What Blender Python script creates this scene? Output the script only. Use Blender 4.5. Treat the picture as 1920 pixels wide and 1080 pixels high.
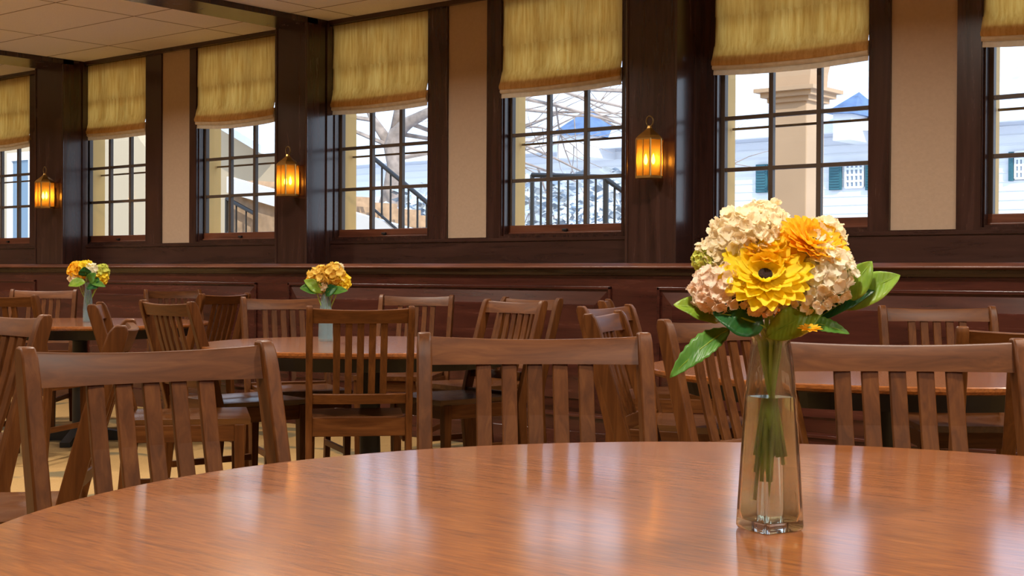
import bpy, bmesh, math, random
from mathutils import Vector, Matrix, noise
PI = math.pi
S = bpy.context.scene
for o in list(bpy.data.objects): bpy.data.objects.remove(o)
COL = S.collection

# ------------------------------------------------------------------ camera
F, H = 2571.0, 1.05
YAW, PIT, ROL = math.radians(39.8), math.atan(25/2571), 0.0052
f0 = Vector((-math.sin(YAW), math.cos(YAW), 0)); r0 = Vector((math.cos(YAW), math.sin(YAW), 0)); u0 = Vector((0, 0, 1))
FW = math.cos(PIT)*f0 - math.sin(PIT)*u0; UP_ = math.cos(PIT)*u0 + math.sin(PIT)*f0
RT = math.cos(ROL)*r0 + math.sin(ROL)*UP_; UP = -math.sin(ROL)*r0 + math.cos(ROL)*UP_
CAMP = Vector((0, 0, H))
cd = bpy.data.cameras.new('camera'); cam = bpy.data.objects.new('camera', cd); COL.objects.link(cam)
cd.sensor_width = 36; cd.lens = F/1920*36; cd.clip_start = 0.05; cd.clip_end = 300
m = Matrix((RT, UP, -FW)).transposed().to_4x4(); m.translation = CAMP
cam.matrix_world = m; S.camera = cam
def ray(u, v): return FW + RT*((u-960)/F) + UP*((540-v)/F)
def atY(u, v, Y): d = ray(u, v); return CAMP + d*(Y/d.y)
def atZ(u, v, z): d = ray(u, v); return CAMP + d*((z-H)/d.z)
def atD(u, v, z): return CAMP + ray(u, v)*z

# ------------------------------------------------------------------ world, sun, exposure
SUN_E, SKY_S, LAMP_E = 3.6, 2.0, 36.0
w = bpy.data.worlds.new('sky'); S.world = w; w.use_nodes = True
nt = w.node_tree; nt.nodes.clear()
tc = nt.nodes.new('ShaderNodeTexCoord'); sx = nt.nodes.new('ShaderNodeSeparateXYZ'); cr = nt.nodes.new('ShaderNodeValToRGB')
bg = nt.nodes.new('ShaderNodeBackground'); ow = nt.nodes.new('ShaderNodeOutputWorld')
cr.color_ramp.elements[0].position = 0.0; cr.color_ramp.elements[0].color = (0.76, 0.86, 1.0, 1)
cr.color_ramp.elements[1].position = 0.6; cr.color_ramp.elements[1].color = (0.50, 0.66, 0.95, 1)
nt.links.new(tc.outputs['Generated'], sx.inputs[0]); nt.links.new(sx.outputs['Z'], cr.inputs[0])
nt.links.new(cr.outputs[0], bg.inputs[0]); bg.inputs[1].default_value = SKY_S; nt.links.new(bg.outputs[0], ow.inputs[0])
sd = bpy.data.lights.new('sun', 'SUN'); sd.energy = SUN_E; sd.angle = 0.01; sd.color = (1, 0.95, 0.86)
so = bpy.data.objects.new('sun', sd); COL.objects.link(so)
so.rotation_euler = (-Vector((0.80, -0.45, 0.55)).normalized()).to_track_quat('-Z', 'Y').to_euler()
so.location = (10, -10, 20)
S.view_settings.view_transform = 'Standard'; S.view_settings.look = 'None'; S.view_settings.gamma = 1
S.view_settings.exposure = 0.3; S.view_settings.use_curve_mapping = False
S.cycles.max_bounces = 10; S.cycles.diffuse_bounces = 4; S.cycles.glossy_bounces = 4; S.cycles.transmission_bounces = 8
S.cycles.transparent_max_bounces = 16; S.cycles.caustics_reflective = False; S.cycles.caustics_refractive = True
S.cycles.sample_clamp_indirect = 6.0; S.cycles.use_denoising = True
CEIL = 2.84
def lamp(x, y, e=LAMP_E, size=0.22, col=(1.0, 0.89, 0.77), spread=150):
    l = bpy.data.lights.new('downlight', 'AREA'); l.shape = 'DISK'; l.size = size; l.energy = e; l.color = col
    l.spread = math.radians(spread)
    o = bpy.data.objects.new('downlight', l); COL.objects.link(o); o.location = (x, y, CEIL-0.01)
for x in (-11.9, -8.9, -6.0, -3.2, -0.6, 2.0):
    for y in (4.9, 2.7, 0.5): lamp(x, y)

# ------------------------------------------------------------------ materials
MATS = {}
def newmat(name):
    mt = bpy.data.materials.new(name); mt.use_nodes = True; MATS[name] = mt
    return mt, mt.node_tree, mt.node_tree.nodes['Principled BSDF']
def N(t, kind, **kw):
    n = t.nodes.new(kind)
    for k, v in kw.items():
        if hasattr(n, k): setattr(n, k, v)
        else: n.inputs[k].default_value = v
    return n
def L(t, a, b): t.links.new(a, b)
def ramp(t, stops):
    n = t.nodes.new('ShaderNodeValToRGB'); e = n.color_ramp.elements
    while len(e) < len(stops): e.new(0.5)
    for i, (p, c) in enumerate(stops): e[i].position = p; e[i].color = (*c, 1)
    return n
def schlick(t, f0v=0.04):
    g = N(t, 'ShaderNodeNewGeometry'); d = N(t, 'ShaderNodeVectorMath', operation='DOT_PRODUCT'); L(t, g.outputs['Normal'], d.inputs[0]); L(t, g.outputs['Incoming'], d.inputs[1])
    a = N(t, 'ShaderNodeMath', operation='ABSOLUTE'); L(t, d.outputs['Value'], a.inputs[0])
    b = N(t, 'ShaderNodeMath', operation='SUBTRACT'); b.inputs[0].default_value = 1; L(t, a.outputs[0], b.inputs[1])
    c = N(t, 'ShaderNodeMath', operation='POWER'); L(t, b.outputs[0], c.inputs[0]); c.inputs[1].default_value = 5
    m_ = N(t, 'ShaderNodeMath', operation='MULTIPLY_ADD'); L(t, c.outputs[0], m_.inputs[0]); m_.inputs[1].default_value = 1-f0v; m_.inputs[2].default_value = f0v
    return m_
def plain(name, col, rough=0.6, spec=0.5, metal=0, noise_s=None, noise_a=0.15, bump=0, trans=0):
    mt, t, b = newmat(name)
    b.inputs['Base Color'].default_value = (*col, 1); b.inputs['Roughness'].default_value = rough
    b.inputs['Specular IOR Level'].default_value = spec; b.inputs['Metallic'].default_value = metal
    if noise_s:
        tc = N(t, 'ShaderNodeTexCoord'); n = N(t, 'ShaderNodeTexNoise', Scale=noise_s, Detail=4.0)
        L(t, tc.outputs['Object'], n.inputs['Vector'])
        r = ramp(t, [(0.3, tuple(c*(1-noise_a) for c in col)), (0.7, tuple(min(1, c*(1+noise_a)) for c in col))])
        L(t, n.outputs[0], r.inputs[0]); L(t, r.outputs[0], b.inputs['Base Color'])
        if bump:
            bp = N(t, 'ShaderNodeBump', Strength=bump, Distance=0.01); L(t, n.outputs[0], bp.inputs['Height']); L(t, bp.outputs[0], b.inputs['Normal'])
    return mt
def wood(name, dark, mid, light, axis='x', scale=1.0, rough=0.35, rvar=0.1, bump=0.05, rnd=0.12, spec=0.5, coat=0.0, ripple=0, turn=0, crough=0.14):
    mt, t, b = newmat(name)
    tc = N(t, 'ShaderNodeTexCoord'); mp = N(t, 'ShaderNodeMapping')
    s = {'x': (1.2, 14, 14), 'y': (14, 1.2, 14), 'z': (14, 14, 1.2)}[axis]
    mp.inputs['Scale'].default_value = tuple(a*scale for a in s); mp.inputs['Rotation'].default_value = (0, 0, turn)
    oi = N(t, 'ShaderNodeObjectInfo'); L(t, tc.outputs['Object'], mp.inputs['Vector'])
    ml = N(t, 'ShaderNodeMath', operation='MULTIPLY'); ml.inputs[1].default_value = 37.0
    L(t, oi.outputs['Random'], ml.inputs[0])
    cx = N(t, 'ShaderNodeCombineXYZ'); L(t, ml.outputs[0], cx.inputs[0]); L(t, ml.outputs[0], cx.inputs[2])
    va = N(t, 'ShaderNodeVectorMath', operation='ADD'); L(t, mp.outputs[0], va.inputs[0]); L(t, cx.outputs[0], va.inputs[1])
    n1 = N(t, 'ShaderNodeTexNoise', Scale=1.6, Detail=8.0, Roughness=0.6, Distortion=0.7); L(t, va.outputs[0], n1.inputs['Vector'])
    r = ramp(t, [(0.28, dark), (0.5, mid), (0.74, light)]); L(t, n1.outputs[0], r.inputs[0])
    hs = N(t, 'ShaderNodeHueSaturation'); L(t, r.outputs[0], hs.inputs['Color'])
    mr = N(t, 'ShaderNodeMapRange'); mr.inputs[3].default_value = 1-rnd; mr.inputs[4].default_value = 1+rnd
    L(t, oi.outputs['Random'], mr.inputs[0]); L(t, mr.outputs[0], hs.inputs['Value'])
    L(t, hs.outputs[0], b.inputs['Base Color'])
    m2 = N(t, 'ShaderNodeMapRange'); m2.inputs[3].default_value = rough-rvar/2; m2.inputs[4].default_value = rough+rvar/2
    L(t, n1.outputs[0], m2.inputs[0]); L(t, m2.outputs[0], b.inputs['Roughness'])
    b.inputs['Specular IOR Level'].default_value = spec
    b.inputs['Coat Weight'].default_value = coat; b.inputs['Coat Roughness'].default_value = crough
    bp = N(t, 'ShaderNodeBump', Strength=bump, Distance=0.002); L(t, n1.outputs[0], bp.inputs['Height'])
    if ripple:
        n3 = N(t, 'ShaderNodeTexNoise', Scale=1.0, Detail=3.0); mp3 = N(t, 'ShaderNodeMapping'); mp3.inputs['Scale'].default_value = (60, 190, 60)
        mp3.inputs['Rotation'].default_value = (0, 0, -0.55)
        L(t, tc.outputs['Object'], mp3.inputs['Vector']); L(t, mp3.outputs[0], n3.inputs['Vector'])
        b2 = N(t, 'ShaderNodeBump', Strength=ripple, Distance=0.0012); L(t, n3.outputs[0], b2.inputs['Height']); L(t, bp.outputs[0], b2.inputs['Normal'])
        bp = b2
    L(t, bp.outputs[0], b.inputs['Normal'])
    return mt
CW = ((0.060, 0.0185, 0.0040), (0.098, 0.0320, 0.0070), (0.145, 0.052, 0.012))
for ax in 'xyz': wood('chair_wood_'+ax, *CW, axis=ax, rough=0.40, scale=2.4, spec=0.2)
wood('seat_wood', *[tuple(c*0.8 for c in k) for k in CW], axis='y', rough=0.25, scale=1.5)
wood('table_wood', (0.12, 0.030, 0.004), (0.24, 0.070, 0.009), (0.35, 0.118, 0.020), axis='x', rough=0.42, rvar=0.08, bump=0.08, rnd=0, ripple=0.36, scale=6.5, coat=1.0, turn=0.75, crough=0.155, spec=0.25)
wood('table_edge_wood', (0.16, 0.05, 0.015), (0.27, 0.085, 0.026), (0.34, 0.12, 0.04), axis='x', rough=0.3, rnd=0)
wood('trim_wood_v', (0.020, 0.0080, 0.0065), (0.038, 0.0155, 0.012), (0.060, 0.025, 0.019), axis='z', rough=0.26, rnd=0.05, scale=0.7, coat=0.3)
wood('trim_wood_h', (0.020, 0.0080, 0.0065), (0.038, 0.0155, 0.012), (0.060, 0.025, 0.019), axis='x', rough=0.28, rnd=0.05, scale=0.7, coat=0.3)
wood('wainscot_wood', (0.028, 0.0068, 0.005), (0.055, 0.0135, 0.009), (0.09, 0.024, 0.015), axis='x', rough=0.26, rnd=0.04, scale=0.7, coat=0.3)
wood('bead_wood', (0.030, 0.014, 0.012), (0.05, 0.024, 0.02), (0.07, 0.035, 0.028), axis='z', rough=0.16, rnd=0, coat=0.6)
wood('sash_wood', (0.07, 0.022, 0.012), (0.13, 0.042, 0.022), (0.20, 0.07, 0.035), axis='x', rough=0.35, rnd=0.05)
plain('muntin_paint', (0.085, 0.062, 0.046), 0.45)
plain('black_metal', (0.012, 0.012, 0.013), 0.45)
plain('plaster', (0.46, 0.34, 0.24), 0.85, noise_s=60, noise_a=0.03, bump=0.1)
plain('ceiling_tile', (0.82, 0.79, 0.85), 0.9, noise_s=120, noise_a=0.05, bump=0.2)
plain('ceiling_joint', (0.25, 0.19, 0.17), 0.8)
plain('storm_grey', (0.30, 0.24, 0.18), 0.6)
plain('exterior_cream', (0.82, 0.50, 0.15), 0.6, noise_s=5, noise_a=0.05)
plain('brass', (0.55, 0.33, 0.10), 0.35, metal=1.0)
plain('aged_brass', (0.20, 0.13, 0.05), 0.4, metal=1.0)
plain('white_clapboard', (0.78, 0.77, 0.77), 0.7)
plain('beige_stucco', (0.50, 0.33, 0.20), 0.8, noise_s=4, noise_a=0.04)
plain('cream_siding', (0.50, 0.385, 0.25), 0.8)
plain('slate_roof', (0.10, 0.17, 0.32), 0.6, noise_s=6, noise_a=0.25)
plain('snowy_roof', (0.62, 0.68, 0.80), 0.7, noise_s=3, noise_a=0.2)
plain('teal_paint', (0.03, 0.13, 0.16), 0.5)
plain('blue_grey_paint', (0.16, 0.24, 0.32), 0.5)
plain('dark_glass', (0.25, 0.32, 0.40), 0.15)
plain('snow', (0.62, 0.64, 0.70), 0.8, noise_s=2.5, noise_a=0.1, bump=0.3)
plain('brick_step', (0.46, 0.30, 0.18), 0.8, noise_s=12, noise_a=0.2)
plain('bark', (0.34, 0.27, 0.23), 0.9, noise_s=10, noise_a=0.3, bump=0.4)
plain('hedge_leaf', (0.45, 0.50, 0.55), 0.7, noise_s=8, noise_a=0.5)
plain('stem_green', (0.34, 0.50, 0.08), 0.45, noise_s=40, noise_a=0.2)
plain('gerbera_eye', (0.016, 0.005, 0.005), 0.9, noise_s=300, noise_a=0.5, bump=0.5)

def petal(name, c1, c2, sc=60, trans=0.25, rough=0.55):
    mt, t, b = newmat(name)
    tc = N(t, 'ShaderNodeTexCoord'); n = N(t, 'ShaderNodeTexNoise', Scale=sc, Detail=3.0); L(t, tc.outputs['Object'], n.inputs['Vector'])
    r = ramp(t, [(0.35, c1), (0.65, c2)]); L(t, n.outputs[0], r.inputs[0]); L(t, r.outputs[0], b.inputs['Base Color'])
    b.inputs['Roughness'].default_value = rough; b.inputs['Specular IOR Level'].default_value = 0.3
    tr = N(t, 'ShaderNodeBsdfTranslucent'); L(t, r.outputs[0], tr.inputs[0]); mx = N(t, 'ShaderNodeMixShader'); mx.inputs[0].default_value = trans
    L(t, b.outputs[0], mx.inputs[1]); L(t, tr.outputs[0], mx.inputs[2]); L(t, mx.outputs[0], t.nodes['Material Output'].inputs[0])
    return mt
petal('yellow_petal', (1.0, 0.78, 0.03), (1.0, 0.87, 0.08), trans=0.4)
petal('amber_petal', (1.0, 0.56, 0.02), (1.0, 0.70, 0.05), trans=0.4)
petal('mustard_petal', (0.80, 0.50, 0.06), (0.95, 0.72, 0.16), 60)
petal('ivory_petal', (0.98, 0.86, 0.58), (1.0, 0.92, 0.72), 90, 0.4)
petal('blush_petal', (1.0, 0.80, 0.62), (1.0, 0.90, 0.76), 90, 0.4)
petal('white_petal', (1.0, 0.94, 0.70), (1.0, 0.97, 0.84), 90, 0.4)
petal('lime_petal', (0.55, 0.62, 0.08), (0.75, 0.75, 0.18), 60)
def leafmat(name, c1, c2):
    mt = petal(name, c1, c2, 35, 0.18, 0.35)
    t = mt.node_tree; b = t.nodes['Principled BSDF']
    tc = N(t, 'ShaderNodeTexCoord'); wv = N(t, 'ShaderNodeTexWave', Scale=70.0, Distortion=3.0); L(t, tc.outputs['Object'], wv.inputs['Vector'])
    bp = N(t, 'ShaderNodeBump', Strength=0.25, Distance=0.001); L(t, wv.outputs[1], bp.inputs['Height']); L(t, bp.outputs[0], b.inputs['Normal'])
leafmat('leaf_light', (0.18, 0.34, 0.03), (0.30, 0.46, 0.05))
leafmat('leaf_mid', (0.07, 0.22, 0.03), (0.13, 0.32, 0.05))
leafmat('leaf_dark', (0.010, 0.075, 0.018), (0.025, 0.14, 0.03))

# carpet: gold weave with dark scroll patches
mt, t, b = newmat('carpet')
tc = N(t, 'ShaderNodeTexCoord')
n1 = N(t, 'ShaderNodeTexNoise', Scale=1.1, Detail=2.0, Distortion=1.6); L(t, tc.outputs['Object'], n1.inputs['Vector'])
wv = N(t, 'ShaderNodeTexWave', Scale=22.0, Distortion=5.0, Detail=2.0); L(t, tc.outputs['Object'], wv.inputs['Vector'])
r1 = ramp(t, [(0.2, (0.25, 0.145, 0.045)), (0.8, (0.42, 0.265, 0.095))]); L(t, wv.outputs[1], r1.inputs[0])
r2 = ramp(t, [(0.54, (0, 0, 0)), (0.585, (0.7, 0.7, 0.7)), (0.68, (0.8, 0.8, 0.8)), (0.72, (0, 0, 0))]); L(t, n1.outputs[0], r2.inputs[0])
mx = N(t, 'ShaderNodeMix', data_type='RGBA'); L(t, r2.outputs[0], mx.inputs[0]); L(t, r1.outputs[0], mx.inputs[6]); mx.inputs[7].default_value = (0.055, 0.06, 0.035, 1)
L(t, mx.outputs[2], b.inputs['Base Color']); b.inputs['Roughness'].default_value = 0.95
n2 = N(t, 'ShaderNodeTexNoise', Scale=250.0); bp = N(t, 'ShaderNodeBump', Strength=0.5, Distance=0.004); L(t, n2.outputs[0], bp.inputs['Height']); L(t, bp.outputs[0], b.inputs['Normal'])

# blind linen
mt, t, b = newmat('blind_linen')
tc = N(t, 'ShaderNodeTexCoord'); mp = N(t, 'ShaderNodeMapping'); mp.inputs['Scale'].default_value = (55, 55, 4)
L(t, tc.outputs['Object'], mp.inputs['Vector']); n1 = N(t, 'ShaderNodeTexNoise', Scale=1.0, Detail=6.0, Roughness=0.65); L(t, mp.outputs[0], n1.inputs['Vector'])
r1 = ramp(t, [(0.3, (0.78, 0.54, 0.20)), (0.7, (1.0, 0.82, 0.42))]); L(t, n1.outputs[0], r1.inputs[0])
mp2 = N(t, 'ShaderNodeMapping'); mp2.inputs['Scale'].default_value = (8, 8, 420); L(t, tc.outputs['Object'], mp2.inputs['Vector'])
n2 = N(t, 'ShaderNodeTexNoise', Scale=1.0, Detail=2.0); L(t, mp2.outputs[0], n2.inputs['Vector'])
ad = N(t, 'ShaderNodeMath', operation='ADD'); L(t, n1.outputs[0], ad.inputs[0]); L(t, n2.outputs[0], ad.inputs[1])
bp = N(t, 'ShaderNodeBump', Strength=0.3, Distance=0.002); L(t, ad.outputs[0], bp.inputs['Height'])
L(t, r1.outputs[0], b.inputs['Base Color']); b.inputs['Roughness'].default_value = 0.9; L(t, bp.outputs[0], b.inputs['Normal'])
tr = N(t, 'ShaderNodeBsdfTranslucent'); L(t, r1.outputs[0], tr.inputs[0]); ms = N(t, 'ShaderNodeMixShader'); ms.inputs[0].default_value = 0.75
L(t, b.outputs[0], ms.inputs[1]); L(t, tr.outputs[0], ms.inputs[2]); L(t, ms.outputs[0], t.nodes['Material Output'].inputs[0])

petal('blind_hem', (0.80, 0.70, 0.54), (0.90, 0.80, 0.63), 30, 0.4, 0.9)
def see_through(t, b, k):
    tp = N(t, 'ShaderNodeBsdfTransparent'); ms = N(t, 'ShaderNodeMixShader'); ms.inputs[0].default_value = k
    L(t, b.outputs[0], ms.inputs[1]); L(t, tp.outputs[0], ms.inputs[2]); L(t, ms.outputs[0], t.nodes['Material Output'].inputs[0])
# thin window glass
mt, t, b = newmat('window_glass'); t.nodes.remove(b)
fr = schlick(t); tp = N(t, 'ShaderNodeBsdfTransparent'); tp.inputs[0].default_value = (0.95, 0.97, 0.97, 1)
gl = N(t, 'ShaderNodeBsdfGlossy', Roughness=0.02); ms = N(t, 'ShaderNodeMixShader')
L(t, fr.outputs[0], ms.inputs[0]); L(t, tp.outputs[0], ms.inputs[1]); L(t, gl.outputs[0], ms.inputs[2]); L(t, ms.outputs[0], t.nodes['Material Output'].inputs[0])
# lantern amber glass
mt, t, b = newmat('amber_glass'); t.nodes.remove(b)
fr = schlick(t); tp = N(t, 'ShaderNodeBsdfTransparent'); tp.inputs[0].default_value = (1.0, 0.48, 0.08, 1)
tl = N(t, 'ShaderNodeBsdfTranslucent'); tl.inputs[0].default_value = (1.0, 0.42, 0.04, 1)
m0 = N(t, 'ShaderNodeMixShader'); m0.inputs[0].default_value = 0.55; L(t, tp.outputs[0], m0.inputs[1]); L(t, tl.outputs[0], m0.inputs[2])
gl = N(t, 'ShaderNodeBsdfGlossy', Roughness=0.05); ms = N(t, 'ShaderNodeMixShader')
L(t, fr.outputs[0], ms.inputs[0]); L(t, m0.outputs[0], ms.inputs[1]); L(t, gl.outputs[0], ms.inputs[2]); L(t, ms.outputs[0], t.nodes['Material Output'].inputs[0])
mt, t, b = newmat('bulb_glow'); b.inputs['Emission Color'].default_value = (1, 0.72, 0.34, 1); b.inputs['Emission Strength'].default_value = 40
mt, t, b = newmat('vase_glass'); b.inputs['Base Color'].default_value = (0.90, 0.93, 0.84, 1); b.inputs['Roughness'].default_value = 0.02
b.inputs['Transmission Weight'].default_value = 1; b.inputs['IOR'].default_value = 1.47; see_through(t, b, 0.08)
mt, t, b = newmat('vase_water'); b.inputs['Base Color'].default_value = (0.97, 0.95, 0.80, 1); b.inputs['Roughness'].default_value = 0.0
b.inputs['Transmission Weight'].default_value = 1; b.inputs['IOR'].default_value = 1.33; see_through(t, b, 0.08)
mt, t, b = newmat('small_vase_glass'); b.inputs['Base Color'].default_value = (0.62, 0.84, 0.92, 1); b.inputs['Roughness'].default_value = 0.05
b.inputs['Transmission Weight'].default_value = 0.8; b.inputs['IOR'].default_value = 1.3

# ------------------------------------------------------------------ mesh helpers
def obj(name, bm, mat, parent=None, smooth=False, angle=None, bevel=0):
    me = bpy.data.meshes.new(name); bmesh.ops.recalc_face_normals(bm, faces=bm.faces); bm.to_mesh(me); bm.free()
    me.materials.append(MATS[mat])
    if smooth:
        for p in me.polygons: p.use_smooth = True
        if angle: me.set_sharp_from_angle(angle=math.radians(angle))
    o = bpy.data.objects.new(name, me); COL.objects.link(o)
    if parent: o.parent = parent
    if bevel:
        md = o.modifiers.new('bevel', 'BEVEL'); md.width = bevel; md.segments = 2; md.limit_method = 'ANGLE'
    return o
def B(): return bmesh.new()
def box(bm, a, b):
    x0, y0, z0 = a; x1, y1, z1 = b
    v = [bm.verts.new(p) for p in ((x0,y0,z0),(x1,y0,z0),(x1,y1,z0),(x0,y1,z0),(x0,y0,z1),(x1,y0,z1),(x1,y1,z1),(x0,y1,z1))]
    for f in ((0,3,2,1),(4,5,6,7),(0,1,5,4),(1,2,6,5),(2,3,7,6),(3,0,4,7)): bm.faces.new([v[i] for i in f])
def loft(bm, rings, cap=True, closed=False):
    R = [[bm.verts.new(p) for p in r] for r in rings]; n = len(R[0])
    for i in range(len(R)-1 + (1 if closed else 0)):
        a, b = R[i], R[(i+1) % len(R)]
        for k in range(n): bm.faces.new((a[k], a[(k+1) % n], b[(k+1) % n], b[k]))
    if cap and not closed: bm.faces.new(R[0][::-1]); bm.faces.new(R[-1])
def tube(bm, pts, rad, n=8):
    pts = [Vector(p) for p in pts]; rings = []
    rr = rad if isinstance(rad, (list, tuple)) else [rad]*len(pts)
    ref = Vector((0.13, 0.21, 1)) if abs((pts[-1]-pts[0]).normalized().z) < 0.9 else Vector((1, 0.1, 0.1))
    for i, p in enumerate(pts):
        d = (pts[min(i+1, len(pts)-1)] - pts[max(i-1, 0)]).normalized()
        a = d.cross(ref).normalized(); b = d.cross(a).normalized()
        rings.append([p + (a*math.cos(2*PI*k/n) + b*math.sin(2*PI*k/n))*rr[i] for k in range(n)])
    loft(bm, rings)
def lathe(bm, prof, n=24, c=(0, 0, 0), cap=True):
    loft(bm, [[(c[0]+r*math.cos(2*PI*k/n), c[1]+r*math.sin(2*PI*k/n), c[2]+z) for k in range(n)] for r, z in prof], cap)
def prism(bm, poly, y0, y1):   # poly in xz
    loft(bm, [[(x, y0, z) for x, z in poly], [(x, y1, z) for x, z in poly]])
def thing(name, label, cat, loc=(0, 0, 0), rz=0, group=None):
    o = bpy.data.objects.new(name, None); COL.objects.link(o); o.empty_display_size = 0.1
    o.location = loc; o.rotation_euler = (0, 0, rz); return tag(o, label, cat, group)
def tag(o, label, cat, group=None, kind=None):
    o['label'] = label; o['category'] = cat
    if group: o['group'] = group
    if kind: o['kind'] = kind
    return o
def struct(o): o['kind'] = 'structure'; return o
def dup(root, loc, rz, label, group=None):
    r = root.copy(); COL.objects.link(r); r.location = loc; r.rotation_euler = (0, 0, rz); r['label'] = label
    if group: r['group'] = group
    for ch in list(root.children):
        c = ch.copy(); COL.objects.link(c); c.parent = r
        for g in ch.children:
            d = g.copy(); COL.objects.link(d); d.parent = c
    return r

# ------------------------------------------------------------------ room shell
XL, XR, YB = -15.0, 4.0, -3.0
WP, WW, WG = 6.43, 6.66, 6.75       # pillar front, casing face, glass
bm = B(); box(bm, (XL, YB, -0.1), (XR, 6.95, 0)); struct(obj('floor', bm, 'carpet'))
bm = B(); box(bm, (XL, YB, CEIL), (XR, 7.1, CEIL+0.15)); struct(obj('ceiling', bm, 'ceiling_tile'))
bm = B()
y = 5.06 - 0.61*13
while y < 6.6: box(bm, (XL, y-0.004, CEIL-0.0015), (XR, y+0.004, CEIL+0.001)); y += 0.61
x = -8.17 - 1.22*5
while x < XR: box(bm, (x-0.004, YB, CEIL-0.0015), (x+0.004, WW, CEIL+0.001)); x += 1.22
struct(obj('ceiling_grid', bm, 'ceiling_joint'))
bm = B(); box(bm, (XL-0.15, YB, -0.1), (XL, 7.0, CEIL)); struct(obj('wall_left', bm, 'plaster'))
bm = B(); box(bm, (XR, YB, -0.1), (XR+0.15, 7.0, CEIL)); struct(obj('wall_right', bm, 'plaster'))
bm = B(); box(bm, (XL, YB-0.15, -0.1), (XR, YB, CEIL)); struct(obj('wall_back', bm, 'plaster'))

def gx(u, Y=WG): return atY(u, 300, Y).x
PR = [gx(118, WP), gx(575, WP), gx(1267, WP)]; PR.append(PR[2]+3.05)      # pillar right edges
PLF = [gx(67, WP), gx(518, WP), gx(1175, WP)]; PLF.append(PLF[2]+3.05)
GW = 0.872
GL = [gx(68, WG)-GW+0.01, gx(172), gx(390), gx(645), gx(964), gx(1362), gx(1865)]   # glass left edges
GB, GT = 1.363, 2.78
OPX = [(g-0.035, g+GW+0.03) for g in GL]
OZ0, OZ1 = 1.295, 2.81
PLX = [(gx(302, WW), gx(355, WW)), (gx(838, WW), gx(912, WW)), (gx(1668, WW), gx(1793, WW))]
# outer wall with window holes (built as piers, sill band, head band)
def wall_pieces(bm, y0, y1):
    xs = [XL] + [v for a in OPX for v in a] + [XR]
    for i in range(0, len(xs), 2): box(bm, (xs[i], y0, 0), (xs[i+1], y1, CEIL))
    for a, b_ in OPX:
        box(bm, (a, y0, 0), (b_, y1, OZ0)); box(bm, (a, y0, OZ1), (b_, y1, CEIL))
bm = B(); wall_pieces(bm, 6.705, 6.905); struct(obj('wall_window', bm, 'exterior_cream'))
# dark casing boards on the room side: everything but plaster panels
bm = B()
allx = []
segs = []
edges = sorted([(a, b_, 'w') for a, b_ in OPX] + [(a, b_, 'p') for a, b_ in PLX])
x = XL
for a, b_, k in edges:
    box(bm, (x, WW, 1.10), (a, 6.706, CEIL)); x = b_
    if k == 'w':
        box(bm, (a, WW, 1.10), (b_, 6.706, OZ0)); box(bm, (a, WW, OZ1), (b_, 6.706, CEIL))
    else: box(bm, (a, WW, 1.10), (b_, 6.706, 1.288))
box(bm, (x, WW, 1.10), (XR, 6.706, CEIL))
struct(obj('trim_casing', bm, 'trim_wood_v'))
bm = B()
for a, b_ in PLX: box(bm, (a, 6.675, 1.288), (b_, 6.706, CEIL-0.001))
struct(obj('wall_plaster_panel', bm, 'plaster'))
# apron board step
bm = B()
for i in range(4):
    x0 = PR[i-1] if i else XL
    x1 = PLF[i]
    box(bm, (x0, WW-0.012, 1.10), (x1, WW, 1.262)); box(bm, (x0, WW-0.02, 1.262), (x1, WW, 1.282))
struct(obj('trim_apron', bm, 'trim_wood_h'))
bm = B(); x0 = XL
for a, b_ in zip(PLF, PR):
    box(bm, (x0, WW-0.03, CEIL-0.03), (a, WW, CEIL)); x0 = b_
struct(obj('trim_crown', bm, 'trim_wood_h'))
# pillars with corner beads, beams over them
for i, (a, b_) in enumerate(zip(PLF, PR)):
    bm = B(); box(bm, (a, WP, 1.12), (b_, WW+0.01, CEIL))
    p = struct(obj('trim_pillar_%d' % (i+1), bm, 'trim_wood_v', bevel=0.003))
    bm = B()
    for xx in (a+0.002, b_-0.002): tube(bm, [(xx, WP-0.001, 1.119), (xx, WP-0.001, CEIL-0.045)], 0.009, 12)
    box(bm, (b_, WW-0.05, 1.12), (b_+0.012, WW, CEIL-0.04))
    obj('corner_bead', bm, 'bead_wood', p, smooth=True, angle=60)
    bm = B(); box(bm, (a-0.02, YB, CEIL-0.04), (b_, WP+0.1, CEIL-0.0005)); struct(obj('trim_beam_%d' % (i+1), bm, 'trim_wood_v'))
# wainscot
WSF = 6.40
bm = B(); box(bm, (XL, WSF, 0), (XR, 6.72, 1.085)); struct(obj('wall_wainscot', bm, 'wainscot_wood'))
bm = B()
prof = [(6.72, 1.085), (6.355, 1.085), (6.345, 1.093), (6.347, 1.100), (6.372, 1.118), (6.72, 1.12)]
loft(bm, [[(XL, y_, z_) for y_, z_ in prof], [(XR, y_, z_) for y_, z_ in prof]])
struct(obj('trim_chair_rail', bm, 'sash_wood', bevel=0.002)); bm = B()
prof = [(WSF, 1.085), (6.372, 1.085), (6.378, 1.065), (6.39, 1.05), (WSF, 1.045)]
loft(bm, [[(XL, y_, z_) for y_, z_ in prof], [(XR, y_, z_) for y_, z_ in prof]])
struct(obj('trim_bed_moulding', bm, 'trim_wood_h', bevel=0.002))
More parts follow.
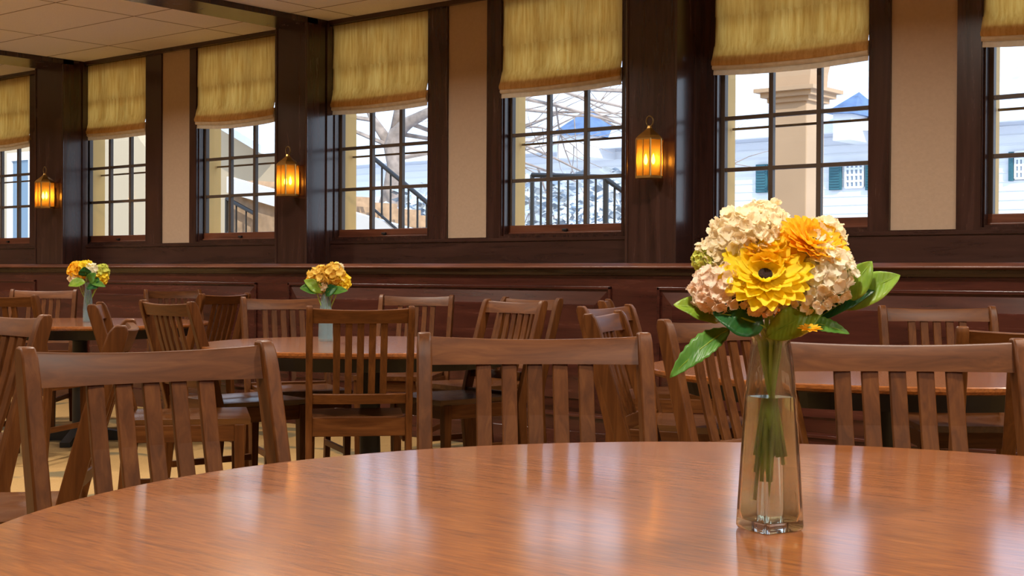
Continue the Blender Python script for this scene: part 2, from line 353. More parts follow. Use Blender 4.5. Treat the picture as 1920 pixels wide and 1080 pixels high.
# raised panels between pillar lines: moulding frame + bevelled field
PANX = [(XL+0.3, gx(68, 6.40)), (gx(125, 6.4)+0.3, gx(483, 6.4)), (gx(542, 6.4), gx(1148, 6.4)), (gx(1235, 6.4), gx(1235, 6.4)+2.78), (gx(1235, 6.4)+3.05, XR-0.3)]
bm = B(); bm2 = B()
for a, b_ in PANX:
    z0, z1 = 0.22, 0.985
    wd = 0.018
    for (x0, x1, zz0, zz1) in ((a, b_, z1-wd, z1), (a, b_, z0, z0+wd), (a, a+wd, z0, z1), (b_-wd, b_, z0, z1)):
        box(bm, (x0, WSF-0.012, zz0), (x1, WSF+0.01, zz1))
    # bevel field frustum
    i0, i1 = 0.03, 0.105
    loft(bm2, [[(a+i0, WSF-0.001, z0+i0), (b_-i0, WSF-0.001, z0+i0), (b_-i0, WSF-0.001, z1-i0), (a+i0, WSF-0.001, z1-i0)],
               [(a+i1, WSF-0.016, z0+i1), (b_-i1, WSF-0.016, z0+i1), (b_-i1, WSF-0.016, z1-i1), (a+i1, WSF-0.016, z1-i1)],
               [(a+i1+.004, WSF-0.022, z0+i1+.004), (b_-i1-.004, WSF-0.022, z0+i1+.004), (b_-i1-.004, WSF-0.022, z1-i1-.004), (a+i1+.004, WSF-0.022, z1-i1-.004)]])
struct(obj('trim_panel_moulding', bm, 'wainscot_wood', bevel=0.003)); struct(obj('trim_panel_field', bm2, 'wainscot_wood'))
bm = B(); box(bm, (XL, WSF-0.02, 0), (XR, WSF, 0.14)); struct(obj('baseboard_window', bm, 'wainscot_wood', bevel=0.004))

# ------------------------------------------------------------------ windows
def window(i, gl):
    a, b_ = gl-0.03, gl+GW+0.03
    bm = B()   # dark jamb liner / frame
    box(bm, (a-0.006, WW+0.004, OZ0), (a, 6.77, OZ1)); box(bm, (b_, WW+0.004, OZ0), (b_+0.006, 6.77, OZ1))
    box(bm, (a, WW+0.02, OZ0-0.001), (b_, 6.77, OZ0+0.012)); box(bm, (a, WW+0.02, OZ1-0.01), (b_, 6.77, OZ1))
    box(bm, (a, WW+0.02, OZ0+0.012), (a+0.010, WG-0.03, OZ1-0.01)); box(bm, (b_-0.010, WW+0.02, OZ0+0.012), (b_, WG-0.03, OZ1-0.01))
    wn = struct(obj('window_%d' % (i+1), bm, 'trim_wood_v'))
    bm = B()   # lower rail, reddish
    box(bm, (a+0.001, WG-0.022, OZ0+0.012), (b_-0.001, WG+0.015, GB)); box(bm, (a+0.001, WG-0.034, OZ0+0.012), (b_-0.001, WG-0.022, OZ0+0.022))
    obj('sash_rail', bm, 'sash_wood', wn, bevel=0.003)
    bm = B(); cx = gl+GW/2
    box(bm, (cx-0.018, WG-0.040, GB-0.040), (cx+0.018, WG-0.022, GB-0.026)); box(bm, (cx-0.012, WG-0.030, GB-0.050), (cx+0.012, WG-0.022, GB-0.026))
    obj('sash_lift', bm, 'black_metal', wn, bevel=0.003)
    bm = B(); p = GW/3
    box(bm, (a+0.001, WG-0.02, GB), (gl, WG+0.015, GT)); box(bm, (gl+GW, WG-0.02, GB), (b_-0.001, WG+0.015, GT))
    for k in (1, 2): box(bm, (gl+k*p-0.014, WG-0.018, GB), (gl+k*p+0.014, WG+0.012, GT))
    for z in (GB+0.285, GB+0.575, GB+1.15): box(bm, (gl, WG-0.017, z-0.011), (gl+GW, WG+0.011, z+0.011))
    box(bm, (gl, WG-0.02, 2.215), (gl+GW, WG+0.02, 2.26)); box(bm, (gl, WG-0.02, GT-0.03), (gl+GW, WG+0.02, GT+0.03))
    obj('muntin_grid', bm, 'muntin_paint', wn, bevel=0.002)
    bm = B(); box(bm, (gl-0.01, WG-0.003, GB-0.01), (gl+GW+0.01, WG+0.001, GT)); obj('pane', bm, 'window_glass', wn)
    bm = B()   # storm window outside
    box(bm, (a+0.002, 6.86, 1.884), (b_-0.002, 6.875, 1.897)); 
    obj('storm_bar', bm, 'storm_grey', wn)
    return wn
for i, g in enumerate(GL): window(i, g)

# roman blinds
def blind(i, x0, x1, label):
    zb = 2.175; zt = 2.808; nx = 14
    root = thing('roman_blind', label, 'blind', ((x0+x1)/2, WW, zt), 0, 'linen roman blinds in the windows')
    hw = (x1-x0)/2; rnd = random.Random(i)
    sag = 0.008 + 0.014*rnd.random(); tilt = 0.012*(rnd.random()-0.5)
    def sheet(prof, name, th=0.004, flare=0.0):
        bm = B(); rings = []
        for k in range(nx+1):
            s = -1 + 2*k/nx
            rg = []
            full = prof + [(y_+th, z_) for y_, z_ in reversed(prof)]
            for j, (y_, z_) in enumerate(full):
                dep = (zt - z_)/(zt-zb)
                dz = -(sag*(1-s*s) + tilt*s)*max(0, dep)**2
                wsc = 1 + flare*max(0, dep-0.75)*4
                wave = 0.004*math.sin(7*s+i+6*z_)*dep
                rg.append((s*hw*wsc, y_-WW + wave, z_-zt+dz))
            rings.append(rg)
        loft(bm, rings)
        return obj(name, bm, 'blind_linen' if name == 'cloth' else 'blind_hem', root, smooth=True, angle=40)
    yb = WW+0.012
    sheet([(yb, zt), (yb+0.001, 2.66), (yb-0.004, 2.507), (yb+0.001, 2.50), (yb-0.001, 2.36), (yb-0.022, 2.275), (yb-0.034, 2.245), (yb-0.030, 2.228)], 'cloth', flare=0.012)
    sheet([(yb-0.006, 2.28), (yb-0.022, 2.235), (yb-0.026, 2.214), (yb-0.020, 2.204)], 'lower_fold', flare=0.006)
    sheet([(yb+0.004, 2.28), (yb-0.010, 2.21), (yb-0.012, zb)], 'hem_fold')
    bm = B(); box(bm, (-hw-0.004, 0.004, -0.02), (-hw+0.002, 0.02, -0.0)); box(bm, (-hw-0.003, 0.010, -0.62), (-hw-0.001, 0.012, -0.02))
    obj('cord', bm, 'plaster', root)
names = ['roman blind in the leftmost window, cut by the photo edge', 'roman blind right of the far left pillar lantern, above the beige wall view',
 'roman blind left of the middle wall lantern, next to the narrow plaster strip', 'roman blind above the window showing the forked tree trunk',
 'roman blind above the window with straight black porch railing outside', 'roman blind above the window behind the big flower bouquet', 'roman blind in the rightmost window, cut by the photo edge']
for i, (a, b_) in enumerate(OPX):
    blind(i, a+0.003, b_-0.004, 'yellowish linen ' + names[i])

# ------------------------------------------------------------------ wall lanterns
def lantern(x, label):
    z0 = 1.588; yc = 6.345
    r = thing('wall_lantern', label, 'wall lamp', (x, yc, z0), 0, 'amber glass lanterns on the dark pillars'); r.scale = (0.9, 1, 1.09)
    hw, hd, hh = 0.083, 0.062, 0.235
    sh = [(-hw, 0.0), (-hw*0.62, -hd), (hw*0.62, -hd), (hw, 0.0), (hw*0.62, hd), (-hw*0.62, hd)]
    bm = B()
    loft(bm, [[(px*1.06, py*1.06, 0) for px, py in sh], [(px*1.06, py*1.06, 0.012) for px, py in sh]])
    obj('base_plate', bm, 'brass', r)
    bm = B()
    for px, py in sh: box(bm, (px-0.004, py-0.004, 0.01), (px+0.004, py+0.004, 0.20))
    box(bm, (-0.003, -hd-0.004, 0.01), (0.003, -hd+0.002, 0.20))
    loft(bm, [[(px*1.04, py*1.04, 0.195) for px, py in sh], [(px*1.04, py*1.04, 0.203) for px, py in sh]])
    obj('frame', bm, 'brass', r)
    bm = B()
    R = [[bm.verts.new((px, py, z)) for px, py in sh] for z in (0.012, 0.196)]
    for k in range(6): bm.faces.new((R[0][k], R[0][(k+1) % 6], R[1][(k+1) % 6], R[1][k]))
    obj('pane', bm, 'amber_glass', r)
    bm = B()
    loft(bm, [[(px*1.05, py*1.05, 0.203) for px, py in sh], [(px*0.85, py*0.85, 0.218) for px, py in sh], [(px*0.45, py*0.45, 0.240) for px, py in sh], [(px*0.2, py*0.2, 0.256) for px, py in sh], [(px*0.15, py*0.15, 0.268) for px, py in sh]])
    obj('roof', bm, 'brass', r)
    bm = B(); n = 20
    loft(bm, [[(0 + (0.026+0.0045*math.cos(2*PI*j/8))*math.cos(2*PI*k/n), 0.0045*math.sin(2*PI*j/8), 0.292+(0.026+0.0045*math.cos(2*PI*j/8))*math.sin(2*PI*k/n)) for j in range(8)] for k in range(n)], closed=True)
    obj('ring', bm, 'aged_brass', r, smooth=True)
    bm = B(); box(bm, (-0.02, hd-0.005, 0.05), (0.02, WP-yc-0.006, 0.08)); box(bm, (-0.03, WP-yc-0.012, 0.02), (0.03, WP-yc, 0.16))
    obj('bracket', bm, 'aged_brass', r)
    for s in (-1, 1):
        bm = B(); lathe(bm, [(0.007, 0), (0.007, 0.06)], 10, (s*0.028, 0, 0.012)); c = obj('candle_tube', bm, 'plaster', r)
        bm = B(); lathe(bm, [(0.004, 0), (0.011, 0.012), (0.012, 0.022), (0.007, 0.04), (0.001, 0.055)], 12, (s*0.028, 0, 0.072)); obj('bulb', bm, 'bulb_glow', c, smooth=True)
    return r
LXS = [atY(1218, 280, 6.345).x, atY(540, 320, 6.345).x, atY(84, 350, 6.345).x]
lantern(LXS[0], 'amber glass wall lantern on the widest pillar, nearest the bouquet')
lantern(LXS[1], 'amber glass wall lantern on the pillar in the middle of the window wall')
lantern(LXS[2], 'amber glass wall lantern on the far left pillar, smallest of the three')

# ------------------------------------------------------------------ tables
TH = 0.74
def table(u, z, r, label, ppos=None):
    if ppos is None:
        c = atD(u, 513, z); px, py = c.x, c.y
    else: px, py = ppos
    t_ = thing('round_table', label, 'table', (px, py, 0), 0, 'round wooden dining tables')
    bm = B(); lathe(bm, [(0.0005, TH-0.028), (r-0.03, TH-0.028), (r-0.004, TH-0.022), (r, TH-0.014), (r-0.0015, TH-0.004), (r-0.005, TH-0.0005), (r-0.02, TH), (0.0005, TH)], 160)
    obj('tabletop', bm, 'table_wood', t_, smooth=True, angle=35)
    bm = B(); lathe(bm, [(r*0.84, TH-0.085), (r*0.86, TH-0.0285)], 64); obj('underside_dark_ring', bm, 'black_metal', t_)  # added black ring, stands in for shadow and dark supports under the tabletop
    bm = B(); lathe(bm, [(0.05, 0.05), (0.045, 0.12), (0.045, 0.62), (0.10, TH-0.086)], 24); obj('pedestal', bm, 'black_metal', t_, smooth=True, angle=40)
    for k in range(4):
        bm = B(); a = PI/4 + k*PI/2; ca, sa = math.cos(a), math.sin(a)
        loft(bm, [[(ca*d-sa*s, sa*d+ca*s, z_) for s, z_ in ((-0.03, 0.0), (0.03, 0.0), (0.03, h), (-0.03, h))] for d, h in ((0.03, 0.09), (0.40*r/0.8, 0.03))])
        obj('foot', bm, 'black_metal', t_)
    return Vector((px, py, TH))
NT = Vector((-0.698, 1.3, 0))*(0.31/0.28)
table(0, 0, 0.965, 'large glossy round table in the foreground carrying the tall flower vase', (NT.x, NT.y))
T2 = table(695, 6.1, 0.75, 'round table in the middle, behind the slatted chair seen from its back')
T3 = table(1660, 4.65, 0.80, 'bare round table behind the right foreground chair, reflecting the windows')
T4 = table(150, 8.60, 0.80, 'far left round table carrying the small bouquet in a pale blue vase')

# ------------------------------------------------------------------ chairs
CH = 0.93; W_ = 0.23
def chair_proto():
    r = thing('dining_chair', '', 'chair', group='slat-back wooden dining chairs')
    def stile_y(z):
        if z > 0.45: return -0.205 - 0.135*((z-0.45)/(CH-0.45))**1.08
        return -0.205 - 0.045*((0.45-z)/0.45)**1.5
    def sx_(z): return W_
    for s in (-1, 1):
        bm = B(); rings = []
        zs = [0, 0.1, 0.2, 0.3, 0.4, 0.45, 0.5, 0.6, 0.7, 0.8, 0.88, 0.912, 0.924, 0.93]
        for z in zs:
            y = stile_y(z); hw = 0.0155; d0, d1 = -0.024, 0.024
            if z < 0.4: d0 += 0.004*(0.4-z)/0.4; d1 -= 0.006*(0.4-z)/0.4
            if z > 0.9:
                k = (z-0.9)/0.03; d0 += 0.012*k*k; d1 -= 0.012*k*k; hw -= 0.002*k
            rings.append([(s*W_-hw, y+d0, z), (s*W_+hw, y+d0, z), (s*W_+hw, y+d1, z), (s*W_-hw, y+d1, z)])
        loft(bm, rings); obj('leg', bm, 'chair_wood_z', r, bevel=0.004, smooth=True, angle=30)
    def arc(x): return -0.022*(1-(x/W_)**2)
    def rail(z0, z1, dip, th, name):
        bm = B(); rings = []; n = 12; xw = W_-0.014
        for k in range(n+1):
            x = -xw + 2*xw*k/n; q = 1-(x/W_)**2
            ya = stile_y(z0)+arc(x); yb = stile_y(z1)+arc(x); zt = z1-dip*q
            rings.append([(x, ya-th/2, z0), (x, ya+th/2, z0), (x, yb+th/2, zt-0.003), (x, yb+th/2-0.003, zt), (x, yb-th/2+0.003, zt), (x, yb-th/2, zt-0.003)])
        loft(bm, rings); return obj(name, bm, 'chair_wood_x', r, smooth=True, angle=40)
    rail(0.864, 0.922, 0.008, 0.022, 'top_rail'); rail(0.553, 0.592, 0.0, 0.022, 'lower_rail')
    for k in range(5):
        x = (k-2)*0.0535; bm = B(); rings = []
        for z in (0.585, 0.67, 0.76, 0.865):
            y = stile_y(z)+arc(x) - 0.006*math.sin(PI*(z-0.585)/0.28)
            rings.append([(x-0.0158, y-0.006, z), (x+0.0158, y-0.006, z), (x+0.0158, y+0.006, z), (x-0.0158, y+0.006, z)])
        loft(bm, rings); obj('slat', bm, 'chair_wood_z', r, bevel=0.002)
    for s in (-1, 1):
        bm = B(); loft(bm, [[(s*0.215-h, 0.21-h, z), (s*0.215+h, 0.21-h, z), (s*0.215+h, 0.21+h, z), (s*0.215-h, 0.21+h, z)] for z, h in ((0, 0.014), (0.40, 0.02), (0.466, 0.02))])
        obj('leg', bm, 'chair_wood_z', r, bevel=0.003)
    bm = B(); box(bm, (-W_+0.014, -0.222, 0.425), (W_-0.014, -0.200, 0.500)); obj('back_apron', bm, 'chair_wood_x', r, bevel=0.003)
    bm = B(); box(bm, (-0.20, 0.20, 0.40), (0.20, 0.222, 0.466)); obj('front_apron', bm, 'chair_wood_x', r, bevel=0.003)
    for s in (-1, 1):
        bm = B(); box(bm, (s*0.215-0.011, -0.19, 0.40), (s*0.215+0.011, 0.20, 0.466)); obj('side_apron', bm, 'chair_wood_y', r, bevel=0.003)
        bm = B(); box(bm, (s*0.215-0.009, -0.21, 0.17), (s*0.215+0.009, 0.20, 0.20)); obj('stretcher', bm, 'chair_wood_y', r, bevel=0.003)
    # saddle seat
    bm = B(); n = 14; top = []; bot = []
    for j in range(n+1):
        y = -0.198 + 0.45*j/n; rt = []; rb = []
        for k in range(n+1):
            s = -1+2*k/n; hw = 0.213 + 0.022*(j/n)
            d = 0.010*math.exp(-((abs(s)-0.45)/0.3)**2)*math.exp(-((j/n-0.4)/0.33)**2)
            rt.append(bm.verts.new((s*hw, y, 0.488-d))); rb.append(bm.verts.new((s*hw*0.985, y, 0.464)))
        top.append(rt); bot.append(rb)
    for j in range(n):
        for k in range(n):
            bm.faces.new((top[j][k], top[j][k+1], top[j+1][k+1], top[j+1][k])); bm.faces.new((bot[j][k], bot[j+1][k], bot[j+1][k+1], bot[j][k+1]))
    for a in range(n):
        bm.faces.new((top[0][a], bot[0][a], bot[0][a+1], top[0][a+1])); bm.faces.new((top[n][a], top[n][a+1], bot[n][a+1], bot[n][a]))
        bm.faces.new((top[a][0], top[a+1][0], bot[a+1][0], bot[a][0])); bm.faces.new((top[a][n], bot[a][n], bot[a+1][n], top[a+1][n]))
    obj('seat', bm, 'seat_wood', r, smooth=True, angle=50)
    return r
CHAIRS = [ # u of back centre, depth, facing angle (0 = to camera, + = image right), width scale, label
 (283, 2.33, 36, 0.91, 'left foreground chair facing the large table, front of its backrest visible'),
 (1003, 2.86, 5, 1.0, 'centre foreground chair just beyond the large table, left of the vase'),
 (1684, 2.70, 0, 1.03, 'right foreground chair, backrest just right of and behind the glass vase'),
 (1350, 3.92, 40, 1.0, 'slanting chair partly hidden behind the tall glass vase and its left leaves'),
 (1757, 5.75, 0, 1.0, 'small frontal chair by the panelled wall, right of the bouquet'),
 (1992, 3.3, 170, 1.0, 'dark chair seen from behind, cut by the right photo edge'),
 (677, 5.15, 189, 0.83, 'chair seen from behind standing before the middle table, its rear legs visible'),
 (966, 6.62, -52, 0.95, 'dark-backed chair at the right rear of the middle table, slats leaning left'),
 (998, 7.35, -52, 1.0, 'chair whose top rail peeks out above the dark-backed chair'),
 (782, 8.1, -10, 0.92, 'pale frontal chair behind the middle table, right of the chair seen from behind'),
 (531, 7.10, 22, 0.90, 'pale frontal chair behind the middle table, directly left of its small yellow bouquet'),
 (423, 8.25, 246, 1.0, 'narrow turned chair with bluish top rail, left of the pale frontal pair'),
 (324, 10.0, 28, 0.85, 'farthest small chair against the wainscot, above the rail with bright glare'),
 (312, 5.95, 130, 1.0, 'turned chair at the middle table\'s left, bright glare along its top'),
 (180, 5.4, 103, 1.0, 'chair seen edge-on below the small bouquet in the pale blue vase'),
 (83, 9.75, 4, 0.95, 'far frontal chair behind the far left table, left of the small bouquet'),
 (-8, 7.35, 168, 1.0, 'chair seen from behind at the left photo edge, before the far left table'),
 (10, 4.05, -42, 1.0, 'chair cut by the left photo edge, its post slanting down to the corner'),
 (236, 3.35, -77, 1.0, 'chair seen side-on behind the left foreground chair, leaning post'),
 (1133, 4.5, 74, 1.0, 'chair nearly side-on behind the right post of the centre foreground chair'),
 (1136, 5.5, 62, 1.0, 'chair with white glare on its top rail, behind the centre foreground chair'),
 (1134, 6.75, 82, 1.0, 'farthest chair tip just above the top rail with white glare'),
]
proto = chair_proto(); TY = -0.34
for i, (u, z, ph, sxx, lab) in enumerate(CHAIRS):
    hy = 515 + 0.0052*(u-960)
    c = atD(u, hy, z); a = math.radians(ph)
    fv = -math.cos(a)*f0 + math.sin(a)*r0; th = math.atan2(-fv.x, fv.y)
    loc = (c.x - fv.x*TY, c.y - fv.y*TY, 0); lab = 'brown wooden ' + lab
    if i == 0: o = proto; o.location = loc; o.rotation_euler = (0, 0, th); o['label'] = lab
    else: o = dup(proto, loc, th, lab)
    o.scale = (sxx, 1, 1)

# ------------------------------------------------------------------ flowers and vases
V = atZ(1443, 992, TH)
vz = (V-CAMP).dot(FW); PX = vz/F          # metres per pixel at the vase
VH = 378*PX
VBASE = Vector((V.x, V.y, TH))
def stem_path(c, s):
    # from the flower down through the neck of the foreground vase when its foot stands in it
    c = Vector(c); s = Vector(s)
    if (s-VBASE).length < 0.16:
        nk = VBASE + (s-VBASE)*1.1; nk.z = VBASE.z + VH*0.93; nk += (c-nk)*0.05; nk.z = VBASE.z+VH*0.93
        lo = s.copy(); lo.z = min(lo.z, VBASE.z+0.09)
        opp = VBASE + (VBASE-lo)*1.6; lo.x, lo.y = opp.x, opp.y
        m_ = c.lerp(nk, 0.6); m_.z = c.z*0.35+nk.z*0.65
        return [Vector((0, 0, 0)), m_-c, nk-c, nk.lerp(lo, 0.5)-c, lo-c]
    s = s-c; return [Vector((0, 0, 0)), s*0.35+Vector((0, 0, -0.004)), s*0.7, s]
def frame(n):   # rotation taking +z to n
    return Vector(n).normalized().to_track_quat('Z', 'Y').to_matrix().to_4x4()
def add_petal(bm, M, ln, wd, cup, tip=0.5, n=6, m_=4, ruffle=0, seed=0, notch=0):
    P = []
    for i in range(n+1):
        t_ = i/n; w_ = wd*(min(1, 0.45+1.1*t_))*(1-max(0, (t_-0.70)/0.30)**2.4*0.55); row = []
        for j in range(m_+1):
            s = -1+2*j/m_
            rf = ruffle*math.sin(5*s+seed*3+t_*4)*t_
            row.append(bm.verts.new(M @ Vector((s*w_, t_*ln*(1-0.10*s*s), cup*t_*t_ + 0.18*wd*s*s + rf))))
        P.append(row)
    for i in range(n):
        for j in range(m_): bm.faces.new((P[i][j], P[i][j+1], P[i+1][j+1], P[i+1][j]))
def gerbera(name_loc, nrm, R, label, mat='yellow_petal', stem_to=None, layers=((1.0, 18, 0.30), (0.95, 18, 0.42), (0.70, 15, 0.55), (0.34, 22, 0.5)), seed=1, eye=True, grp=None, scale_eye=1.0):
    rnd = random.Random(seed); c = Vector(name_loc)
    r = thing('gerbera_daisy', label, 'flower', c, 0, grp)
    M0 = frame(nrm); bm = B()
    for li, (k, cnt, cup) in enumerate(layers):
        for q in range(cnt):
            a = 2*PI*(q+0.5*(li % 2)+0.25*rnd.random())/cnt
            M = M0 @ Matrix.Translation((0, 0, li*0.0016*R/0.05)) @ Matrix.Rotation(a, 4, 'Z') @ Matrix.Translation((0, R*0.12, 0)) @ Matrix.Rotation(0.10*(rnd.random()-0.5)+0.05*li, 4, 'X')
            add_petal(bm, M, R*k*0.88*(0.93+0.14*rnd.random()), R*0.175*(0.45+0.6*k), R*cup*0.5, ruffle=R*0.008, seed=q)
    obj('petals', bm, mat, r, smooth=True)
    if eye:
        bm = B(); lathe(bm, [(0.0004, 0.000), (R*0.14, R*0.04), (R*0.15, R*0.12), (R*0.12, R*0.155), (R*0.05, R*0.165), (0.0004, R*0.155)], 20)
        bmesh.ops.transform(bm, matrix=M0, verts=bm.verts); obj('eye', bm, 'gerbera_eye', r, smooth=True)
    if stem_to is not None:
        bm = B(); tube(bm, stem_path(c, stem_to), 0.0030, 8); obj('stem', bm, 'stem_green', r, smooth=True)
    return r
def bloom(c, R, label, mat, seed=0, n=70, grp=None, stem_to=None, sq=(1, 1, 1), fl=0.3, name='hydrangea_bloom'):
    rnd = random.Random(seed); r = thing(name, label, 'flower', c, 0, grp); bm = B()
    for i in range(n):
        z = 1-2*(i+0.5)/n; ph = i*2.39996; q = math.sqrt(1-z*z); d = Vector((q*math.cos(ph), q*math.sin(ph), z))
        rr = R*(0.80+0.22*rnd.random()); p = Vector((d.x*sq[0], d.y*sq[1], d.z*sq[2]))*rr
        nn = (d + Vector((rnd.random()-0.5, rnd.random()-0.5, rnd.random()-0.5))*0.7).normalized()
        Mf = Matrix.Translation(p) @ frame(nn) @ Matrix.Rotation(rnd.random()*6.28, 4, 'Z')
        for k in range(5):
            M = Mf @ Matrix.Rotation(2*PI*k/5+0.2*rnd.random(), 4, 'Z') @ Matrix.Rotation(0.15+0.6*rnd.random(), 4, 'X')
            add_petal(bm, M, R*fl*(0.8+0.5*rnd.random()), R*fl*0.60, R*0.05*(rnd.random()-0.2), n=4, m_=4, ruffle=R*0.035, seed=i+k)
    o = obj('petals', bm, mat, r, smooth=True)
    bm = B(); bmesh.ops.create_icosphere(bm, subdivisions=2, radius=R*0.72)
    bmesh.ops.transform(bm, matrix=Matrix.Diagonal((*sq, 1)), verts=bm.verts); obj('flower_head', bm, mat, r, smooth=True)
    if stem_to is not None:
        bm = B(); tube(bm, stem_path(c, stem_to), 0.0026, 8); obj('stem', bm, 'stem_green', r, smooth=True)
    return r
def leaf(base, tip, wd, mat, label, up=(0, 0, 1), bend=0.1, fold=0.25, grp=None, serr=0.0, stalk=None):
    base = Vector(base); tip = Vector(tip); d = tip-base; ln = d.length; d.normalize()
    upv = Vector(up); sd_ = d.cross(upv).normalized(); nv = sd_.cross(d).normalized()
    r = thing('leaf', label, 'leaf', base, 0, grp); bm = B(); n, m_ = 18, 8; P = []
    for i in range(n+1):
        t_ = i/n; w_ = wd*(math.sin(PI*t_**0.85)**0.8 if 0 < t_ < 1 else 0)+0.0004
        w_ *= 1 + serr*(1 if i % 2 else -1)
        row = []
        for j in range(m_+1):
            s = -1+2*j/m_
            row.append(bm.verts.new(d*(t_*ln) + sd_*(s*w_) + nv*(bend*ln*math.sin(PI*t_) + fold*abs(s)*w_ + 0.06*w_*math.sin(t_*14+s*3))))
        P.append(row)
    for i in range(n):
        for j in range(m_): bm.faces.new((P[i][j], P[i][j+1], P[i+1][j+1], P[i+1][j]))
    o = obj('blade', bm, mat, r, smooth=True)
    md = o.modifiers.new('thick', 'SOLIDIFY'); md.thickness = 0.0006
    bm = B(); pts = [d*(t_*ln) + nv*(bend*ln*math.sin(PI*t_)-0.0004) for t_ in (0, 0.25, 0.5, 0.75, 0.97)]
    if stalk is not None:
        s = Vector(stalk)-base; pts = [s, s*0.5+Vector((0, 0, 0.004))] + pts
    tube(bm, pts, [0.0014]*(len(pts)-2)+[0.0009, 0.0004], 6); obj('stalk', bm, 'leaf_light', r, smooth=True)
    return r

# --- tall foreground vase
def sq_ring(hw, z, rnd_, n=32, rot=0.0):
    out = []
    for k in range(n):
        a = 2*PI*k/n + rot; c, s = math.cos(a-rot), math.sin(a-rot)
        e = 2/(2+rnd_*10)     # superellipse exponent helper
        x = math.copysign(abs(c)**e, c)*hw; y = math.copysign(abs(s)**e, s)*hw
        out.append((x*math.cos(rot)-y*math.sin(rot), x*math.sin(rot)+y*math.cos(rot), z))
    return out
ROT = math.radians(-21.2)
# half widths from the photo silhouette; squarer toward the base, round at the rim
bw = 46*PX
PR_ = [(0, 43.5, 1.5), (0.015, 46, 1.6), (0.08, 45.3, 1.4), (0.25, 43, 1.1), (0.45, 40.3, 0.8), (0.60, 38.6, 0.6), (0.664, 38.0, 0.5), (0.672, 37.2, 0.5), (0.80, 36.2, 0.2), (0.90, 35.2, 0.05), (0.93, 35.6, 0), (0.955, 38.0, 0), (0.985, 44.5, 0), (1.0, 47.0, 0)]
prof_o = [(a*VH, h*PX, q) for a, h, q in PR_]
vs = thing('flower_vase', 'tall clear square-based glass vase on the foreground table', 'vase', (V.x, V.y, TH+0.0006), 0)
th_ = 0.0034
bm = B()
rings = [sq_ring(h, z, q, 48, ROT) for z, h, q in prof_o]
inner = [sq_ring(h-th_, max(z, 0.010), q, 48, ROT) for z, h, q in reversed(prof_o) if z > 0.012]
inner.append(sq_ring(bw-2*th_, 0.011, 1.4, 48, ROT))
loft(bm, rings+inner); obj('vase_glass', bm, 'vase_glass', vs, smooth=True, angle=50)
bm = B(); wl = 0.655*VH
wp = [(0.0115, bw-2*th_-0.0006, 1.4)] + [(a*VH, h*PX-th_-0.0004, q) for a, h, q in PR_ if 0.05 < a < 0.66] + [(wl, 38.1*PX-th_-0.0004, 0.5)]
loft(bm, [sq_ring(h, z, q, 48, ROT) for z, h, q in wp]); obj('water', bm, 'vase_water', vs, smooth=True, angle=50)
G = 'flowers in the tall foreground vase'
GLF = 'leaves in the tall foreground vase'
base = Vector((V.x, V.y, TH))
tocam = -f0
def fp(u, v, dz=0.0): return atD(u, v, vz+dz)
def st(dx, dz_, h): return base + r0*dx + f0*dz_ + Vector((0, 0, h))
gerbera(fp(1434, 520, -0.040), tocam*1.0+Vector((0, 0, 0.85))-r0*0.05, 0.058, 'large yellow gerbera with a dark eye at the front of the big bouquet', stem_to=st(0.006, -0.004, 0.035), grp=G, seed=3)
gerbera(fp(1523, 458, -0.020), tocam*0.75+Vector((0, 0, 1))+r0*0.35, 0.044, 'amber-yellow gerbera facing upward at the upper right of the big bouquet', 'amber_petal', stem_to=st(0.004, 0.006, 0.06), grp=G, seed=5)
gerbera(fp(1440, 466, -0.012), tocam*0.7+Vector((0, 0, 1))+r0*0.1, 0.046, 'amber gerbera half hidden just above the large yellow gerbera', 'amber_petal', stem_to=st(-0.004, 0.006, 0.10), grp=G, seed=8)
bloom(fp(1396, 440, 0.0), 0.036, 'ivory ruffled bloom at the top left of the big bouquet', 'ivory_petal', 1, 80, G, st(-0.006, 0.0, 0.09), (1.1, 1, 0.85))
bloom(fp(1432, 425, 0.025), 0.030, 'ivory ruffled bloom forming the top of the big bouquet', 'ivory_petal', 21, 70, G, st(-0.002, 0.008, 0.11))
bloom(fp(1345, 480, 0.006), 0.025, 'small ivory bloom at the far left of the big bouquet', 'ivory_petal', 2, 60, G, st(-0.008, 0.0, 0.11))
bloom(fp(1350, 545, -0.030), 0.031, 'blush bloom at the lower left of the big bouquet', 'blush_petal', 4, 80, G, st(-0.007, 0.002, 0.08), (1.05, 1, 0.9))
bloom(fp(1412, 567, -0.036), 0.022, 'blush bloom directly below the large yellow gerbera', 'blush_petal', 6, 60, G, st(0.0, -0.006, 0.10), (1.3, 1, 0.8))
bloom(fp(1544, 512, -0.020), 0.034, 'creamy white bloom at the right of the big bouquet', 'white_petal', 7, 90, G, st(0.008, 0.0, 0.07), (0.95, 1, 1.1))
bloom(fp(1508, 560, -0.022), 0.024, 'creamy white bloom at the lower right of the big bouquet', 'white_petal', 9, 60, G, st(0.006, -0.006, 0.10), (1.2, 1, 0.8))
bloom(fp(1540, 452, 0.010), 0.028, 'ivory bloom at the upper right edge of the big bouquet', 'ivory_petal', 11, 60, G, st(0.008, 0.006, 0.12))
bloom(fp(1322, 490, 0.0), 0.014, 'cluster of tiny cream buds at the left edge of the big bouquet', 'lime_petal', 12, 40, G, st(-0.009, 0.003, 0.12), fl=0.42, name='filler_sprig')
bloom(fp(1478, 540, 0.020), 0.035, 'amber bloom hidden in the middle of the big bouquet', 'amber_petal', 13, 50, G, st(0.002, 0.004, 0.13))
gerbera(fp(1519, 616, -0.055), tocam*0.3+Vector((0, 0, 1)), 0.015, 'small orange bud hanging below the big bouquet right of the vase rim', 'amber_petal', layers=((1, 9, 0.1), (0.7, 8, 0.3)), eye=False, stem_to=st(0.012, -0.002, VH-0.01), grp=G, seed=9)
